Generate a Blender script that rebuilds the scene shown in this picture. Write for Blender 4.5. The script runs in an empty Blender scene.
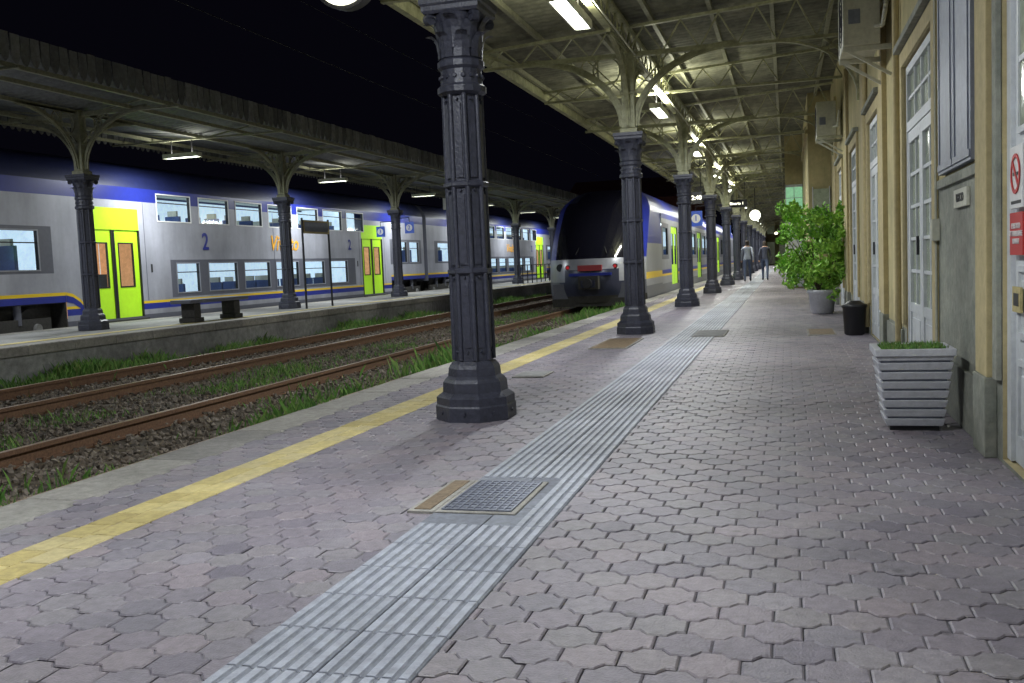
import bpy, math, random, bmesh
import numpy as np
from mathutils import Matrix, Vector
random.seed(7); rng=np.random.default_rng(7)
scene=bpy.context.scene
H_CAM=1.1
# ---------------------------------------------------------------- materials
def mat(name,col,rough=0.6,metal=0.0,var=0.0,vscale=3.0,col2=None,bump=0.0,bscale=40.0,rnd=None,emit=None,estr=0.0,spec=0.5,dirt=0.0,streak=0.0,spots=0.0,basegrime=0.0):
    m=bpy.data.materials.new(name); m.use_nodes=True
    nt=m.node_tree; n=nt.nodes; l=nt.links
    b=n["Principled BSDF"]
    b.inputs["Roughness"].default_value=rough; b.inputs["Metallic"].default_value=metal
    b.inputs["Specular IOR Level"].default_value=spec
    b.inputs["Base Color"].default_value=(*col,1)
    geo=n.new("ShaderNodeNewGeometry")
    cur=None
    def scale_by(cur,out):
        mm=n.new("ShaderNodeVectorMath"); mm.operation='SCALE'
        if cur: l.new(cur,mm.inputs[0])
        else: mm.inputs[0].default_value=col
        l.new(out,mm.inputs["Scale"]); return mm.outputs[0]
    if rnd is not None:
        at=n.new("ShaderNodeAttribute"); at.attribute_name="rnd"
        cr=n.new("ShaderNodeValToRGB"); els=cr.color_ramp.elements
        els[0].position=0; els[0].color=(*rnd[0],1); els[1].position=1; els[1].color=(*rnd[-1],1)
        for i,c in enumerate(rnd[1:-1]):
            e=els.new((i+1)/(len(rnd)-1)); e.color=(*c,1)
        l.new(at.outputs["Fac"],cr.inputs[0]); cur=cr.outputs[0]
    if col2:
        no=n.new("ShaderNodeTexNoise"); no.inputs["Scale"].default_value=vscale; no.inputs["Detail"].default_value=5; no.inputs["Roughness"].default_value=0.65
        l.new(geo.outputs["Position"],no.inputs["Vector"])
        mr=n.new("ShaderNodeMapRange"); mr.inputs[1].default_value=0.35; mr.inputs[2].default_value=0.65
        l.new(no.outputs["Fac"],mr.inputs[0])
        mx=n.new("ShaderNodeMix"); mx.data_type='RGBA'
        if cur: l.new(cur,mx.inputs[6])
        else: mx.inputs[6].default_value=(*col,1)
        mx.inputs[7].default_value=(*col2,1)
        l.new(mr.outputs[0],mx.inputs[0]); cur=mx.outputs[2]
    if var>0:
        mr2=n.new("ShaderNodeMapRange"); mr2.inputs[1].default_value=0.3; mr2.inputs[2].default_value=0.7
        mr2.inputs[3].default_value=1-var; mr2.inputs[4].default_value=1+var
        no2=n.new("ShaderNodeTexNoise"); no2.inputs["Scale"].default_value=vscale*2.7; no2.inputs["Detail"].default_value=6; no2.inputs["Roughness"].default_value=0.7
        l.new(geo.outputs["Position"],no2.inputs["Vector"]); l.new(no2.outputs["Fac"],mr2.inputs[0])
        cur=scale_by(cur,mr2.outputs[0])
    if dirt>0:
        no3=n.new("ShaderNodeTexNoise"); no3.inputs["Scale"].default_value=0.6; no3.inputs["Detail"].default_value=5
        l.new(geo.outputs["Position"],no3.inputs["Vector"])
        mr3=n.new("ShaderNodeMapRange"); mr3.inputs[1].default_value=0.38; mr3.inputs[2].default_value=0.62; mr3.inputs[3].default_value=1-dirt; mr3.inputs[4].default_value=1.08
        l.new(no3.outputs["Fac"],mr3.inputs[0]); cur=scale_by(cur,mr3.outputs[0])
    if streak>0:
        mp=n.new("ShaderNodeMapping"); mp.inputs["Scale"].default_value=(2.2,2.2,.45); l.new(geo.outputs["Position"],mp.inputs[0])
        no4=n.new("ShaderNodeTexNoise"); no4.inputs["Scale"].default_value=1.2; no4.inputs["Detail"].default_value=7; no4.inputs["Roughness"].default_value=.6; l.new(mp.outputs[0],no4.inputs["Vector"])
        mr4=n.new("ShaderNodeMapRange"); mr4.inputs[1].default_value=0.35; mr4.inputs[2].default_value=0.65; mr4.inputs[3].default_value=1-streak; mr4.inputs[4].default_value=1.05
        l.new(no4.outputs["Fac"],mr4.inputs[0]); cur=scale_by(cur,mr4.outputs[0])
    if basegrime>0:   # splash dirt near the ground
        sp=n.new("ShaderNodeSeparateXYZ"); l.new(geo.outputs["Position"],sp.inputs[0])
        no6=n.new("ShaderNodeTexNoise"); no6.inputs["Scale"].default_value=4; no6.inputs["Detail"].default_value=6; l.new(geo.outputs["Position"],no6.inputs["Vector"])
        ad=n.new("ShaderNodeMath"); ad.operation='MULTIPLY_ADD'; ad.inputs[1].default_value=-.9; l.new(no6.outputs["Fac"],ad.inputs[0]); l.new(sp.outputs[2],ad.inputs[2])
        mr6=n.new("ShaderNodeMapRange"); mr6.inputs[1].default_value=-.4; mr6.inputs[2].default_value=.25; mr6.inputs[3].default_value=1-basegrime; mr6.inputs[4].default_value=1
        l.new(ad.outputs[0],mr6.inputs[0]); cur=scale_by(cur,mr6.outputs[0])
    if spots>0:
        vo=n.new("ShaderNodeTexVoronoi"); vo.inputs["Scale"].default_value=3.2; l.new(geo.outputs["Position"],vo.inputs["Vector"])
        mr5=n.new("ShaderNodeMapRange"); mr5.inputs[1].default_value=0.05; mr5.inputs[2].default_value=0.075; mr5.inputs[3].default_value=1-spots; mr5.inputs[4].default_value=1
        l.new(vo.outputs["Distance"],mr5.inputs[0]); cur=scale_by(cur,mr5.outputs[0])
    if cur: l.new(cur,b.inputs["Base Color"])
    if bump>0:
        nb=n.new("ShaderNodeTexNoise"); nb.inputs["Scale"].default_value=bscale; nb.inputs["Detail"].default_value=4
        l.new(geo.outputs["Position"],nb.inputs["Vector"])
        bp=n.new("ShaderNodeBump"); bp.inputs["Strength"].default_value=bump; bp.inputs["Distance"].default_value=0.01
        l.new(nb.outputs["Fac"],bp.inputs["Height"]); l.new(bp.outputs[0],b.inputs["Normal"])
    if emit:
        b.inputs["Emission Color"].default_value=(*emit,1); b.inputs["Emission Strength"].default_value=estr
        m.cycles.emission_sampling='NONE'
    return m
M={}
M['paver']=mat('paver',(.2,.18,.21),.47,rnd=[(.155,.14,.175),(.215,.19,.225),(.185,.172,.205),(.245,.21,.24),(.21,.195,.215),(.235,.215,.25)],var=.25,vscale=9,bump=.4,bscale=120,dirt=.28,spots=.35)
M['joint']=mat('joint_sand',(.11,.11,.125),.9,var=.5,vscale=4,bump=.6,bscale=150)
M['tactile']=mat('tactile_concrete',(.36,.37,.39),.5,rnd=[(.27,.29,.35),(.36,.38,.45),(.31,.33,.39)],var=.28,vscale=7,bump=.3,bscale=160,dirt=.28,spots=.25)
M['tactile_d']=mat('tactile_groove_dirt',(.17,.18,.21),.75,rnd=[(.14,.15,.185),(.20,.215,.255)],var=.3,vscale=9,dirt=.25)
M['yellow']=mat('yellow_paver',(.5,.38,.1),.6,rnd=[(.42,.34,.13),(.54,.45,.19),(.47,.40,.21)],var=.25,vscale=8,bump=.4,bscale=120,dirt=.28,spots=.25)
M['kerb']=mat('kerb_stone',(.3,.28,.25),.75,rnd=[(.22,.21,.20),(.32,.305,.28),(.27,.26,.24)],var=.3,vscale=6,bump=.5,bscale=70,dirt=.35)
M['concrete']=mat('concrete',(.25,.25,.25),.85,var=.35,vscale=3,bump=.5,bscale=30,dirt=.4)
M['ballast']=mat('ballast_stone',(.12,.1,.085),.9,rnd=[(.06,.05,.04),(.16,.13,.10),(.26,.225,.19),(.12,.09,.065)],var=.2,vscale=20)
M['ground']=mat('ground_soil',(.06,.05,.04),.95,var=.5,vscale=5,bump=1,bscale=30,col2=(.10,.08,.06))
M['sleeper']=mat('sleeper_wood',(.10,.08,.055),.85,var=.4,vscale=10,bump=.6,bscale=60)
M['rust']=mat('rusty_rail',(.15,.08,.045),.8,0,var=.45,vscale=15)
M['railtop']=mat('rail_top',(.25,.16,.10),.5,.3,var=.35,vscale=8)
M['grass']=mat('grass_blades',(.07,.16,.03),.6,rnd=[(.05,.13,.02),(.10,.24,.04),(.16,.32,.06),(.2,.24,.08)])
M['iron']=mat('cast_iron_paint',(.055,.058,.085),.42,.1,var=.35,vscale=10,bump=.4,bscale=60,dirt=.2,basegrime=.25)
M['cream']=mat('painted_steel_cream',(.44,.44,.28),.5,.05,var=.25,vscale=6,bump=.2,bscale=50,col2=(.27,.27,.16))
M['roofin']=mat('roof_underside',(.27,.27,.20),.75,var=.35,vscale=2.5,col2=(.16,.16,.12),dirt=.3)
M['beam']=mat('roof_beam',(.26,.26,.18),.6,.05,var=.3,vscale=5)
M['darksteel']=mat('dark_steel',(.03,.03,.036),.5,.4,var=.3,vscale=8)
M['fascia']=mat('fascia_board',(.15,.155,.165),.7,rnd=[(.07,.075,.08),(.13,.135,.14),(.19,.195,.2)],var=.35,vscale=4)
M['ochre']=mat('ochre_plaster',(.55,.47,.25),.9,var=.12,vscale=3,col2=(.46,.41,.22),bump=.5,bscale=25,dirt=.15,streak=.18,basegrime=.3)
M['ochre_d']=mat('ochre_trim',(.50,.42,.23),.85,var=.14,vscale=6,bump=.3,bscale=30,streak=.15,basegrime=.3)
M['stone']=mat('plinth_stone',(.36,.365,.31),.85,var=.22,vscale=5,col2=(.26,.28,.24),bump=.5,bscale=40,dirt=.2,streak=.25,basegrime=.35)
M['whitewood']=mat('white_painted_wood',(.62,.65,.68),.5,var=.1,vscale=6,bump=.15,bscale=60,streak=.12,basegrime=.3)
M['greymetal']=mat('grey_blue_shutter',(.20,.22,.28),.45,.2,var=.2,vscale=7,streak=.2)
M['glassdark']=mat('window_glass_dark',(.06,.07,.08),.08,0,spec=.8)
M['glasslit']=mat('pane_reflection_glow',(.24,.28,.22),.15,0,var=.35,vscale=3,emit=(.7,.8,.5),estr=.04)  # greenish pane reflection put into the glass colour, plus a weak glow
M['green_sign']=mat('green_lit_panel',(.3,.5,.35),.4,emit=(.32,.75,.42),estr=.5,var=.3,vscale=6)
M['white']=mat('white_paint',(.7,.7,.7),.5,var=.08,vscale=8)
M['acwhite']=mat('ac_casing',(.55,.55,.46),.5,var=.15,vscale=8,streak=.15)
M['red']=mat('red_paint',(.5,.03,.03),.5)
M['dullred']=mat('dull_red_paint',(.30,.03,.04),.5)
M['black']=mat('black_plastic',(.015,.015,.017),.45)
M['blue_sign']=mat('blue_sign',(.02,.06,.35),.4,emit=(.03,.1,.5),estr=.25)
M['lamp']=mat('lamp_tube',(1,1,1),.5,emit=(.95,1,.93),estr=14)
M['globe']=mat('globe_lamp_glass',(.9,.9,.8),.3,emit=(1,.98,.72),estr=2.4)
M['clockface']=mat('clock_face',(.9,.9,.8),.5,emit=(1,.97,.75),estr=2.6)
M['t_grey']=mat('train_grey',(.40,.41,.48),.38,.1,var=.05,vscale=3,dirt=.18,streak=.14,basegrime=.2)
M['t_grey2']=mat('train_dark_grey',(.12,.125,.16),.4,.1,var=.1,vscale=4)
M['t_blue']=mat('train_blue',(.018,.03,.27),.35,.0,var=.1,vscale=3)
M['t_roof']=mat('train_roof',(.012,.018,.085),.5,.0,var=.2,vscale=3)
M['t_yel']=mat('train_yellow_stripe',(.8,.55,.02),.35)
M['t_org']=mat('train_orange_text',(.85,.42,.03),.4)
M['t_green']=mat('train_lime_door',(.50,.88,.03),.35,var=.06,vscale=3,emit=(.4,.85,.02),estr=.12,dirt=.12)  # lime paint with a weak glow of its own, though no lamp
M['t_silver']=mat('train_silver',(.32,.33,.38),.3,.2,var=.06,vscale=3,dirt=.15,streak=.12)
M['t_navy']=mat('train_navy_front',(.035,.04,.075),.3,.2,var=.1,vscale=3)
M['t_glass']=mat('train_windscreen',(.008,.008,.014),.08,0,spec=.6)
M['t_under']=mat('train_underframe',(.035,.033,.031),.8,var=.4,vscale=6)
M['t_in']=mat('train_interior_glow',(.5,.55,.6),.6,emit=(.55,.72,.85),estr=1.0,var=.4,vscale=2.2)  # panels glow themselves, standing in for the carriage lighting
M['t_inwarm']=mat('train_vestibule_glow',(.6,.4,.25),.6,emit=(.95,.45,.2),estr=.5,var=.35,vscale=3)  # warm vestibule light put into a glowing panel
M['t_strip']=mat('train_light_strip',(1,1,1),.5,emit=(.85,.95,1),estr=5)
M['seat']=mat('seat_fabric',(.05,.09,.24),.8,var=.2,vscale=9)
M['leaf']=mat('leaves',(.1,.3,.03),.5,rnd=[(.07,.20,.02),(.18,.43,.04),(.34,.6,.08),(.12,.32,.03)])
M['bark']=mat('bark',(.08,.06,.04),.9,var=.3,vscale=20)
M['planter']=mat('planter_plastic',(.60,.61,.67),.5,var=.15,vscale=8,bump=.2,bscale=40,dirt=.2,basegrime=.25)
M['soil']=mat('planter_moss',(.07,.10,.03),.95,var=.5,vscale=20,bump=1,bscale=80)
M['steelcover']=mat('steel_cover',(.17,.185,.24),.4,.5,var=.3,vscale=12,bump=.3,bscale=80)
M['rustcover']=mat('rust_cover',(.19,.14,.09),.7,.2,var=.4,vscale=12,bump=.4,bscale=60)
M['skin']=mat('skin',(.5,.3,.22),.6)
M['hair']=mat('hair',(.03,.02,.015),.7)
M['shirt1']=mat('shirt_pale',(.3,.33,.4),.8,var=.2,vscale=12)
M['jacket']=mat('jacket_dark',(.03,.035,.06),.8,var=.2,vscale=12)
M['jeans']=mat('jeans',(.05,.07,.13),.8,var=.2,vscale=12)
M['brick']=mat('far_building',(.30,.13,.09),.8,var=.3,vscale=4)
M['redlight']=mat('tail_lamp',(.35,.02,.02),.4,emit=(1,.03,.05),estr=.25)
M['farlamp']=mat('far_lamp',(1,1,1),.5,emit=(1,.9,.6),estr=5)
g=bpy.data.materials.new('train_window_glass'); g.use_nodes=True; nt=g.node_tree; nt.nodes.clear()
o=nt.nodes.new('ShaderNodeOutputMaterial'); mx=nt.nodes.new('ShaderNodeMixShader'); tr=nt.nodes.new('ShaderNodeBsdfTransparent'); gl=nt.nodes.new('ShaderNodeBsdfGlossy')
gl.inputs['Roughness'].default_value=.05; tr.inputs[0].default_value=(.85,.9,.93,1); mx.inputs[0].default_value=.12
nt.links.new(tr.outputs[0],mx.inputs[1]); nt.links.new(gl.outputs[0],mx.inputs[2]); nt.links.new(mx.outputs[0],o.inputs[0]); M['glass']=g

# ---------------------------------------------------------------- mesh builder
class MB:
    def __init__(s): s.v=[];s.f=[];s.m=[];s.r=[];s.mats=[];s.sm=[]
    def mi(s,k):
        if k not in s.mats: s.mats.append(k)
        return s.mats.index(k)
    def add(s,vs,fs,k,r=None,smooth=False):
        o=len(s.v); s.v.extend(vs); i=s.mi(k); r=random.random() if r is None else r
        for f in fs:
            s.f.append([a+o for a in f]); s.m.append(i); s.r.append(r); s.sm.append(smooth)
    def box(s,x0,x1,y0,y1,z0,z1,k,r=None):
        if x0>x1:x0,x1=x1,x0
        if y0>y1:y0,y1=y1,y0
        vs=[(x0,y0,z0),(x1,y0,z0),(x1,y1,z0),(x0,y1,z0),(x0,y0,z1),(x1,y0,z1),(x1,y1,z1),(x0,y1,z1)]
        s.add(vs,[(0,3,2,1),(4,5,6,7),(0,1,5,4),(1,2,6,5),(2,3,7,6),(3,0,4,7)],k,r)
    def bbox(s,x0,x1,y0,y1,z0,z1,k,b=.006,r=None):
        vs=[(x0,y0,z0),(x1,y0,z0),(x1,y1,z0),(x0,y1,z0),(x0,y0,z1-b),(x1,y0,z1-b),(x1,y1,z1-b),(x0,y1,z1-b),(x0+b,y0+b,z1),(x1-b,y0+b,z1),(x1-b,y1-b,z1),(x0+b,y1-b,z1)]
        s.add(vs,[(8,9,10,11),(0,1,5,4),(1,2,6,5),(2,3,7,6),(3,0,4,7),(4,5,9,8),(5,6,10,9),(6,7,11,10),(7,4,8,11)],k,r)
    def bar(s,p0,p1,w,h,k,up=(0,0,1)):
        p0=Vector(p0);p1=Vector(p1);d=(p1-p0).normalized();u=Vector(up)
        if abs(d.dot(u))>.98: u=Vector((1,0,0))
        a=d.cross(u).normalized(); b=a.cross(d).normalized()
        vs=[]
        for p in (p0,p1):
            for sx,sy in((-1,-1),(1,-1),(1,1),(-1,1)): vs.append(tuple(p+a*sx*w/2+b*sy*h/2))
        s.add(vs,[(0,1,2,3),(7,6,5,4),(0,4,5,1),(1,5,6,2),(2,6,7,3),(3,7,4,0)],k)
    def cyl(s,p0,p1,r0,r1,n,k,caps=True,smooth=True):
        p0=Vector(p0);p1=Vector(p1);d=(p1-p0).normalized();u=Vector((0,0,1)) if abs(d.z)<.9 else Vector((1,0,0))
        a=d.cross(u).normalized();b=d.cross(a)
        vs=[]
        for p,r in((p0,r0),(p1,r1)):
            for i in range(n):
                t=2*math.pi*i/n; vs.append(tuple(p+a*r*math.cos(t)+b*r*math.sin(t)))
        s.add(vs,[(i,(i+1)%n,n+(i+1)%n,n+i) for i in range(n)],k,smooth=smooth)
        if caps: s.add(vs,[tuple(range(n)),tuple(range(2*n-1,n-1,-1))],k)
    def lathe(s,prof,c,n,k,rot=0,smooth=False):
        vs=[];fs=[]
        for r,z in prof:
            for i in range(n):
                t=2*math.pi*i/n+rot; vs.append((c[0]+r*math.cos(t),c[1]+r*math.sin(t),c[2]+z))
        for j in range(len(prof)-1):
            for i in range(n): fs.append((j*n+i,j*n+(i+1)%n,(j+1)*n+(i+1)%n,(j+1)*n+i))
        fs.append(tuple(range((len(prof)-1)*n,len(prof)*n)))
        s.add(vs,fs,k,smooth=smooth)
    def sweep(s,pts,w,h,k,side):
        side=Vector(side); P=[Vector(p) for p in pts]; vs=[];fs=[]
        for i,p in enumerate(P):
            d=(P[min(i+1,len(P)-1)]-P[max(i-1,0)]).normalized(); nrm=d.cross(side).normalized()
            for a,b in((-1,-1),(1,-1),(1,1),(-1,1)): vs.append(tuple(p+side*a*w/2+nrm*b*h/2))
        for i in range(len(P)-1):
            for j in range(4): fs.append((i*4+j,i*4+(j+1)%4,i*4+4+(j+1)%4,i*4+4+j))
        s.add(vs,fs,k)
    def ring(s,c,R,w,h,k,axis,n=14):
        side=Vector(axis); a=Vector((0,0,1)); b=side.cross(a)
        s.sweep([Vector(c)+a*R*math.cos(2*math.pi*i/n)+b*R*math.sin(2*math.pi*i/n) for i in range(n+1)],w,h,k,axis)
    def wall(s,x,y0,y1,z0,z1,holes,fn,depth=0,rk=None,ys=(),zs=()):
        Y=sorted(set([y0,y1]+[h[0] for h in holes]+[h[1] for h in holes]+[y for y in ys if y0<y<y1]))
        Z=sorted(set([z0,z1]+[h[2] for h in holes]+[h[3] for h in holes]+[z for z in zs if z0<z<z1]))
        Y=[y for y in Y if y0<=y<=y1]; Z=[z for z in Z if z0<=z<=z1]
        for i in range(len(Y)-1):
            for j in range(len(Z)-1):
                yc=(Y[i]+Y[i+1])/2; zc=(Z[j]+Z[j+1])/2
                if any(h[0]<yc<h[1] and h[2]<zc<h[3] for h in holes): continue
                k=fn(yc,zc)
                if k is None: continue
                s.add([(x,Y[i],Z[j]),(x,Y[i+1],Z[j]),(x,Y[i+1],Z[j+1]),(x,Y[i],Z[j+1])],[(0,1,2,3)],k)
        if depth:
            for a,b,c,d in holes:
                q=[(a,c),(b,c),(b,d),(a,d)]
                vs=[(x,*p) for p in q]+[(x+depth,*p) for p in q]
                s.add(vs,[(i,(i+1)%4,4+(i+1)%4,4+i) for i in range(4)],rk)
    def mesh(s,name):
        me=bpy.data.meshes.new(name); me.from_pydata(s.v,[],s.f)
        for k in s.mats: me.materials.append(M[k])
        me.polygons.foreach_set('material_index',s.m); me.polygons.foreach_set('use_smooth',s.sm)
        a=me.attributes.new('rnd','FLOAT','FACE'); a.data.foreach_set('value',s.r)
        me.update(); return me
    def obj(s,name,parent=None,bevel=0):
        o=bpy.data.objects.new(name,s.mesh(name)); scene.collection.objects.link(o)
        if parent: o.parent=parent
        if bevel:
            b=o.modifiers.new('b','BEVEL'); b.width=bevel; b.segments=2; b.limit_method='ANGLE'; b.angle_limit=math.radians(40)
        return o
def inst(me,name,loc,rz=0,parent=None):
    o=bpy.data.objects.new(name,me); o.location=loc; o.rotation_euler=(0,0,rz); scene.collection.objects.link(o)
    if parent:o.parent=parent
    return o
def empty(name,loc=(0,0,0)):
    o=bpy.data.objects.new(name,None); o.location=loc; scene.collection.objects.link(o); return o
def text(s,name,loc,rot,size,k,parent,shear=0):
    c=bpy.data.curves.new(name,'FONT'); c.body=s; c.size=size; c.align_x='CENTER'; c.align_y='CENTER'; c.extrude=.002; c.shear=shear; c.offset=.004*size/.3
    c.materials.append(M[k]); o=bpy.data.objects.new(name,c); o.location=loc; o.rotation_euler=[math.radians(a) for a in rot]
    scene.collection.objects.link(o); o.parent=parent; return o
FX=(90,0,90); FNX=(90,0,-90); FNY=(90,0,0)
def scatter(name,base,faces,pos,scale,k,rot='full',rn=None):
    base=np.array(base);n=len(pos);kv=len(base)
    ang=rng.uniform(0,2*np.pi,n)
    V=np.repeat(base[None],n,0)*scale[:,None,:] if scale.ndim==2 else np.repeat(base[None],n,0)*scale[:,None,None]
    if rot=='full':
        for (i,j) in((0,1),(1,2),(0,2)):
            t=rng.uniform(0,2*np.pi,n);c=np.cos(t)[:,None];s_=np.sin(t)[:,None]
            a=V[:,:,i].copy();b=V[:,:,j].copy();V[:,:,i]=a*c-b*s_;V[:,:,j]=a*s_+b*c
    else:
        c=np.cos(ang)[:,None];s_=np.sin(ang)[:,None];a=V[:,:,0].copy();b=V[:,:,1].copy();V[:,:,0]=a*c-b*s_;V[:,:,1]=a*s_+b*c
    V+=pos[:,None,:]
    F=(np.array(faces)[None]+(np.arange(n)*kv)[:,None,None]).reshape(-1,len(faces[0]))
    me=bpy.data.meshes.new(name); me.from_pydata(V.reshape(-1,3).tolist(),[],F.tolist()); me.materials.append(M[k])
    r=rng.uniform(0,1,n) if rn is None else rn
    at=me.attributes.new('rnd','FLOAT','FACE'); at.data.foreach_set('value',np.repeat(r,len(faces)).astype(np.float32))
    o=bpy.data.objects.new(name,me); scene.collection.objects.link(o); return o

# ---------------------------------------------------------------- ground
b=MB(); b.add([(-900,-900,-.38),(900,-900,-.38),(900,900,-.38),(-900,900,-.38)],[(0,1,2,3)],'ground'); b.obj('ground')
Y0,Y1=-12,110
b=MB()
b.box(-3.79,1.5,Y0,Y1,-.37,-.008,'joint')
b.box(-3.795,-3.76,Y0,Y1,-.36,-.02,'concrete')
b.obj('platform_base')
b=MB(); y=Y0
while y<Y1:
    b.bbox(-3.82+random.uniform(-.006,.006),-3.46,y+.004,y+.996,-.12,.004+random.uniform(-.003,.003),'kerb',b=.012); y+=1.0
b.obj('platform_kerb')
TX0,TX1=-1.555,-.985; YX0,YX1=-3.10,-2.82
covers=[(-1.68,-1.17,3.98,4.60),(-2.62,-2.30,9.0,9.45),(-2.45,-1.95,11.9,13.4),(-1.3,-.85,13.5,14.6),(.25,.62,13.4,14.4)]
# hexagon-like paving blocks laid in staggered rows
b=MB(); PU=.165; PV=.132; A=.0165; g_=.003
topw=[(-.5,-A),(-.33,-A),(-.17,A),(.17,A),(.33,-A),(.5,-A)]
def paver(cx,cy,r):
    h=PV/2
    pl=[(u*PU,h+a) for u,a in topw]+[(u*PU,-h-a) for u,a in reversed(topw)]
    def ins(p,d):
        u,v=p
        return (u-d*(1 if u>0 else -1)*(1 if abs(u)>.45*PU else 0.15), v-d*(1 if v>0 else -1))
    cx+=random.uniform(-.0012,.0012); cy+=random.uniform(-.0012,.0012)
    tz=random.uniform(-.002,.0018); sx=random.uniform(-.012,.012); sy=random.uniform(-.013,.013)
    lo=[ins(p,g_*.7) for p in pl]; hi=[ins(p,g_+.005) for p in pl]
    vs=[(cx+u,cy+v,-.012) for u,v in lo]+[(cx+u,cy+v,tz-.004+v*sx+u*sy) for u,v in lo]+[(cx+u,cy+v,tz+v*sx+u*sy) for u,v in hi]
    n=12
    fs=[tuple(range(2*n,3*n))[::-1]]
    for k in(0,1): fs+=[(k*n+i,(k+1)*n+i,(k+1)*n+(i+1)%n,k*n+(i+1)%n) for i in range(n)]
    b.add(vs,fs,'paver',r)
row=0; y=-1.0
while y<58:
    x=-3.46+(PU/2 if row%2 else 0)+.02
    while x<1.1:
        x0,x1=x-PU/2,x+PU/2; ya,yb=y-PV/2-A,y+PV/2+A
        inside=(x0>TX0 and x1<TX1)or(x0>YX0 and x1<YX1)or any(x0>c[0]and x1<c[1]and ya>c[2]and yb<c[3] for c in covers)
        if not inside: paver(x,y,random.random() if random.random()<.4 else min(1,max(0,random.gauss(.5,.22))))
        x+=PU
    y+=PV; row+=1
b.obj('platform_paving')
b=MB(); b.add([(-3.46,58,-.001),(1.1,58,-.001),(1.1,Y1,-.001),(-3.46,Y1,-.001)],[(0,1,2,3)],'paver',.5); b.obj('platform_paving_far')
b=MB(); y=-1.0; HT=(TX1-TX0)/2
while y<75:
    L=.3
    for t in range(2):
        xa=TX0+t*HT; r=random.random()
        b.bbox(xa+.002,xa+HT-.002,y+.001,y+L-.001,-.012,.0045,'tactile_d',b=.002,r=r)
        st=HT/6
        for q in range(6):
            xc=xa+st*(q+.5)
            if any(c[0]-.02<xc<c[1]+.02 and y<c[3] and y+L>c[2] for c in covers): continue
            vs=[(xc-.018,y+.002,.0046),(xc-.013,y+.005,.0105),(xc+.013,y+.005,.0105),(xc+.018,y+.002,.0046),(xc-.018,y+L-.002,.0046),(xc-.013,y+L-.005,.0105),(xc+.013,y+L-.005,.0105),(xc+.018,y+L-.002,.0046)]
            b.add(vs,[(1,2,6,5),(0,1,5,4),(2,3,7,6),(0,3,2,1),(4,5,6,7)],'tactile',r)
    y+=L
b.obj('tactile_paving')
b=MB(); y=-1.0
while y<110:
    for t in range(2):
        xa=YX0+t*.14; o_=(.05 if t else 0)
        b.bbox(xa+.002,xa+.138,y+o_+.002,y+o_+.198,-.012,.004+random.uniform(-.001,.001),'yellow',b=.004)
    y+=.2
b.obj('yellow_safety_line')
def cover(x0,x1,y0,y1,k,kind,name):
    b=MB()
    fr=.025
    b.bbox(x0,x1,y0,y1,-.01,.0125,'kerb',b=.003,r=.9)
    b.box(x0+fr,x1-fr,y0+fr,y1-fr,.0,.0155,k)
    if kind=='grid':
        nx=9;ny=12
        xs=np.linspace(x0+fr+.005,x1-fr-.005,nx+1); ys=np.linspace(y0+fr+.005,y1-fr-.005,ny+1)
        for a in xs: b.box(a-.005,a+.005,ys[0],ys[-1],.0156,.019,k)
        for a in ys: b.box(xs[0],xs[-1],a-.005,a+.005,.0156,.0185,k)
    b.obj(name)
c=covers[0]
cover(c[0]+.13,c[1],c[2],c[3],'steelcover','grid','manhole_cover')
cover(c[0],c[0]+.128,c[2],c[3],'rustcover','','manhole_cover')
for i,c in enumerate(covers[1:]): cover(*c,('concrete','rustcover','concrete','rustcover')[i],'','manhole_cover')
n=420
lx=rng.uniform(-3.4,1.0,n); ly=1.5+rng.uniform(0,1,n)**1.5*25
o=scatter('fallen_leaf_litter',[(0,-1,0),(.5,0,.05),(0,1,0),(-.5,0,.05)],[(0,1,2,3)],np.stack([lx,ly,np.full(n,.014)],1),rng.uniform(.003,.009,n),'kerb',rot='z')

# ---------------------------------------------------------------- tracks
RZ=-.22
for xc in(-5.33,-9.02):
    root=empty('railway_track',(0,0,0))
    b=MB()
    for sx in(-.7525,.7525):
        x=xc+sx
        b.box(x-.065,x+.065,-12,140,RZ-.15,RZ-.135,'rust'); b.box(x-.01,x+.01,-12,140,RZ-.134,RZ-.04,'rust')
        b.box(x-.035,x+.035,-12,140,RZ-.039,RZ-.003,'rust'); b.box(x-.027,x+.027,-12,140,RZ-.0025,RZ,'railtop')
    b.obj('rails',root)
    b=MB(); y=-6
    while y<75:
        dx=random.uniform(-.03,.03)
        b.bbox(xc-1.25+dx,xc+1.25+dx,y,y+.25,-.5,RZ-.152,'sleeper',b=.01)
        for sx in(-.7525,.7525):
            for q in(-.09,.09): b.cyl((xc+sx+q,y+.12,RZ-.152),(xc+sx+q,y+.12,RZ-.11),.018,.018,6,'rust')
        y+=.62
    b.obj('sleepers',root)
n=42000
px=rng.uniform(-10.9,-3.9,n); py=4+ (rng.uniform(0,1,n)**1.6)*44
pz=-.385+rng.uniform(0,.035,n)
octv=[(1,0,0),(-1,0,0),(0,1,0),(0,-1,0),(0,0,.8),(0,0,-.8)]
octf=[(0,2,4),(2,1,4),(1,3,4),(3,0,4),(2,0,5),(1,2,5),(3,1,5),(0,3,5)]
sc=rng.uniform(.018,.040,(n,1))*rng.uniform(.7,1.3,(n,3))
scatter('track_ballast',octv,octf,np.stack([px,py,pz],1),sc,'ballast')
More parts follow.
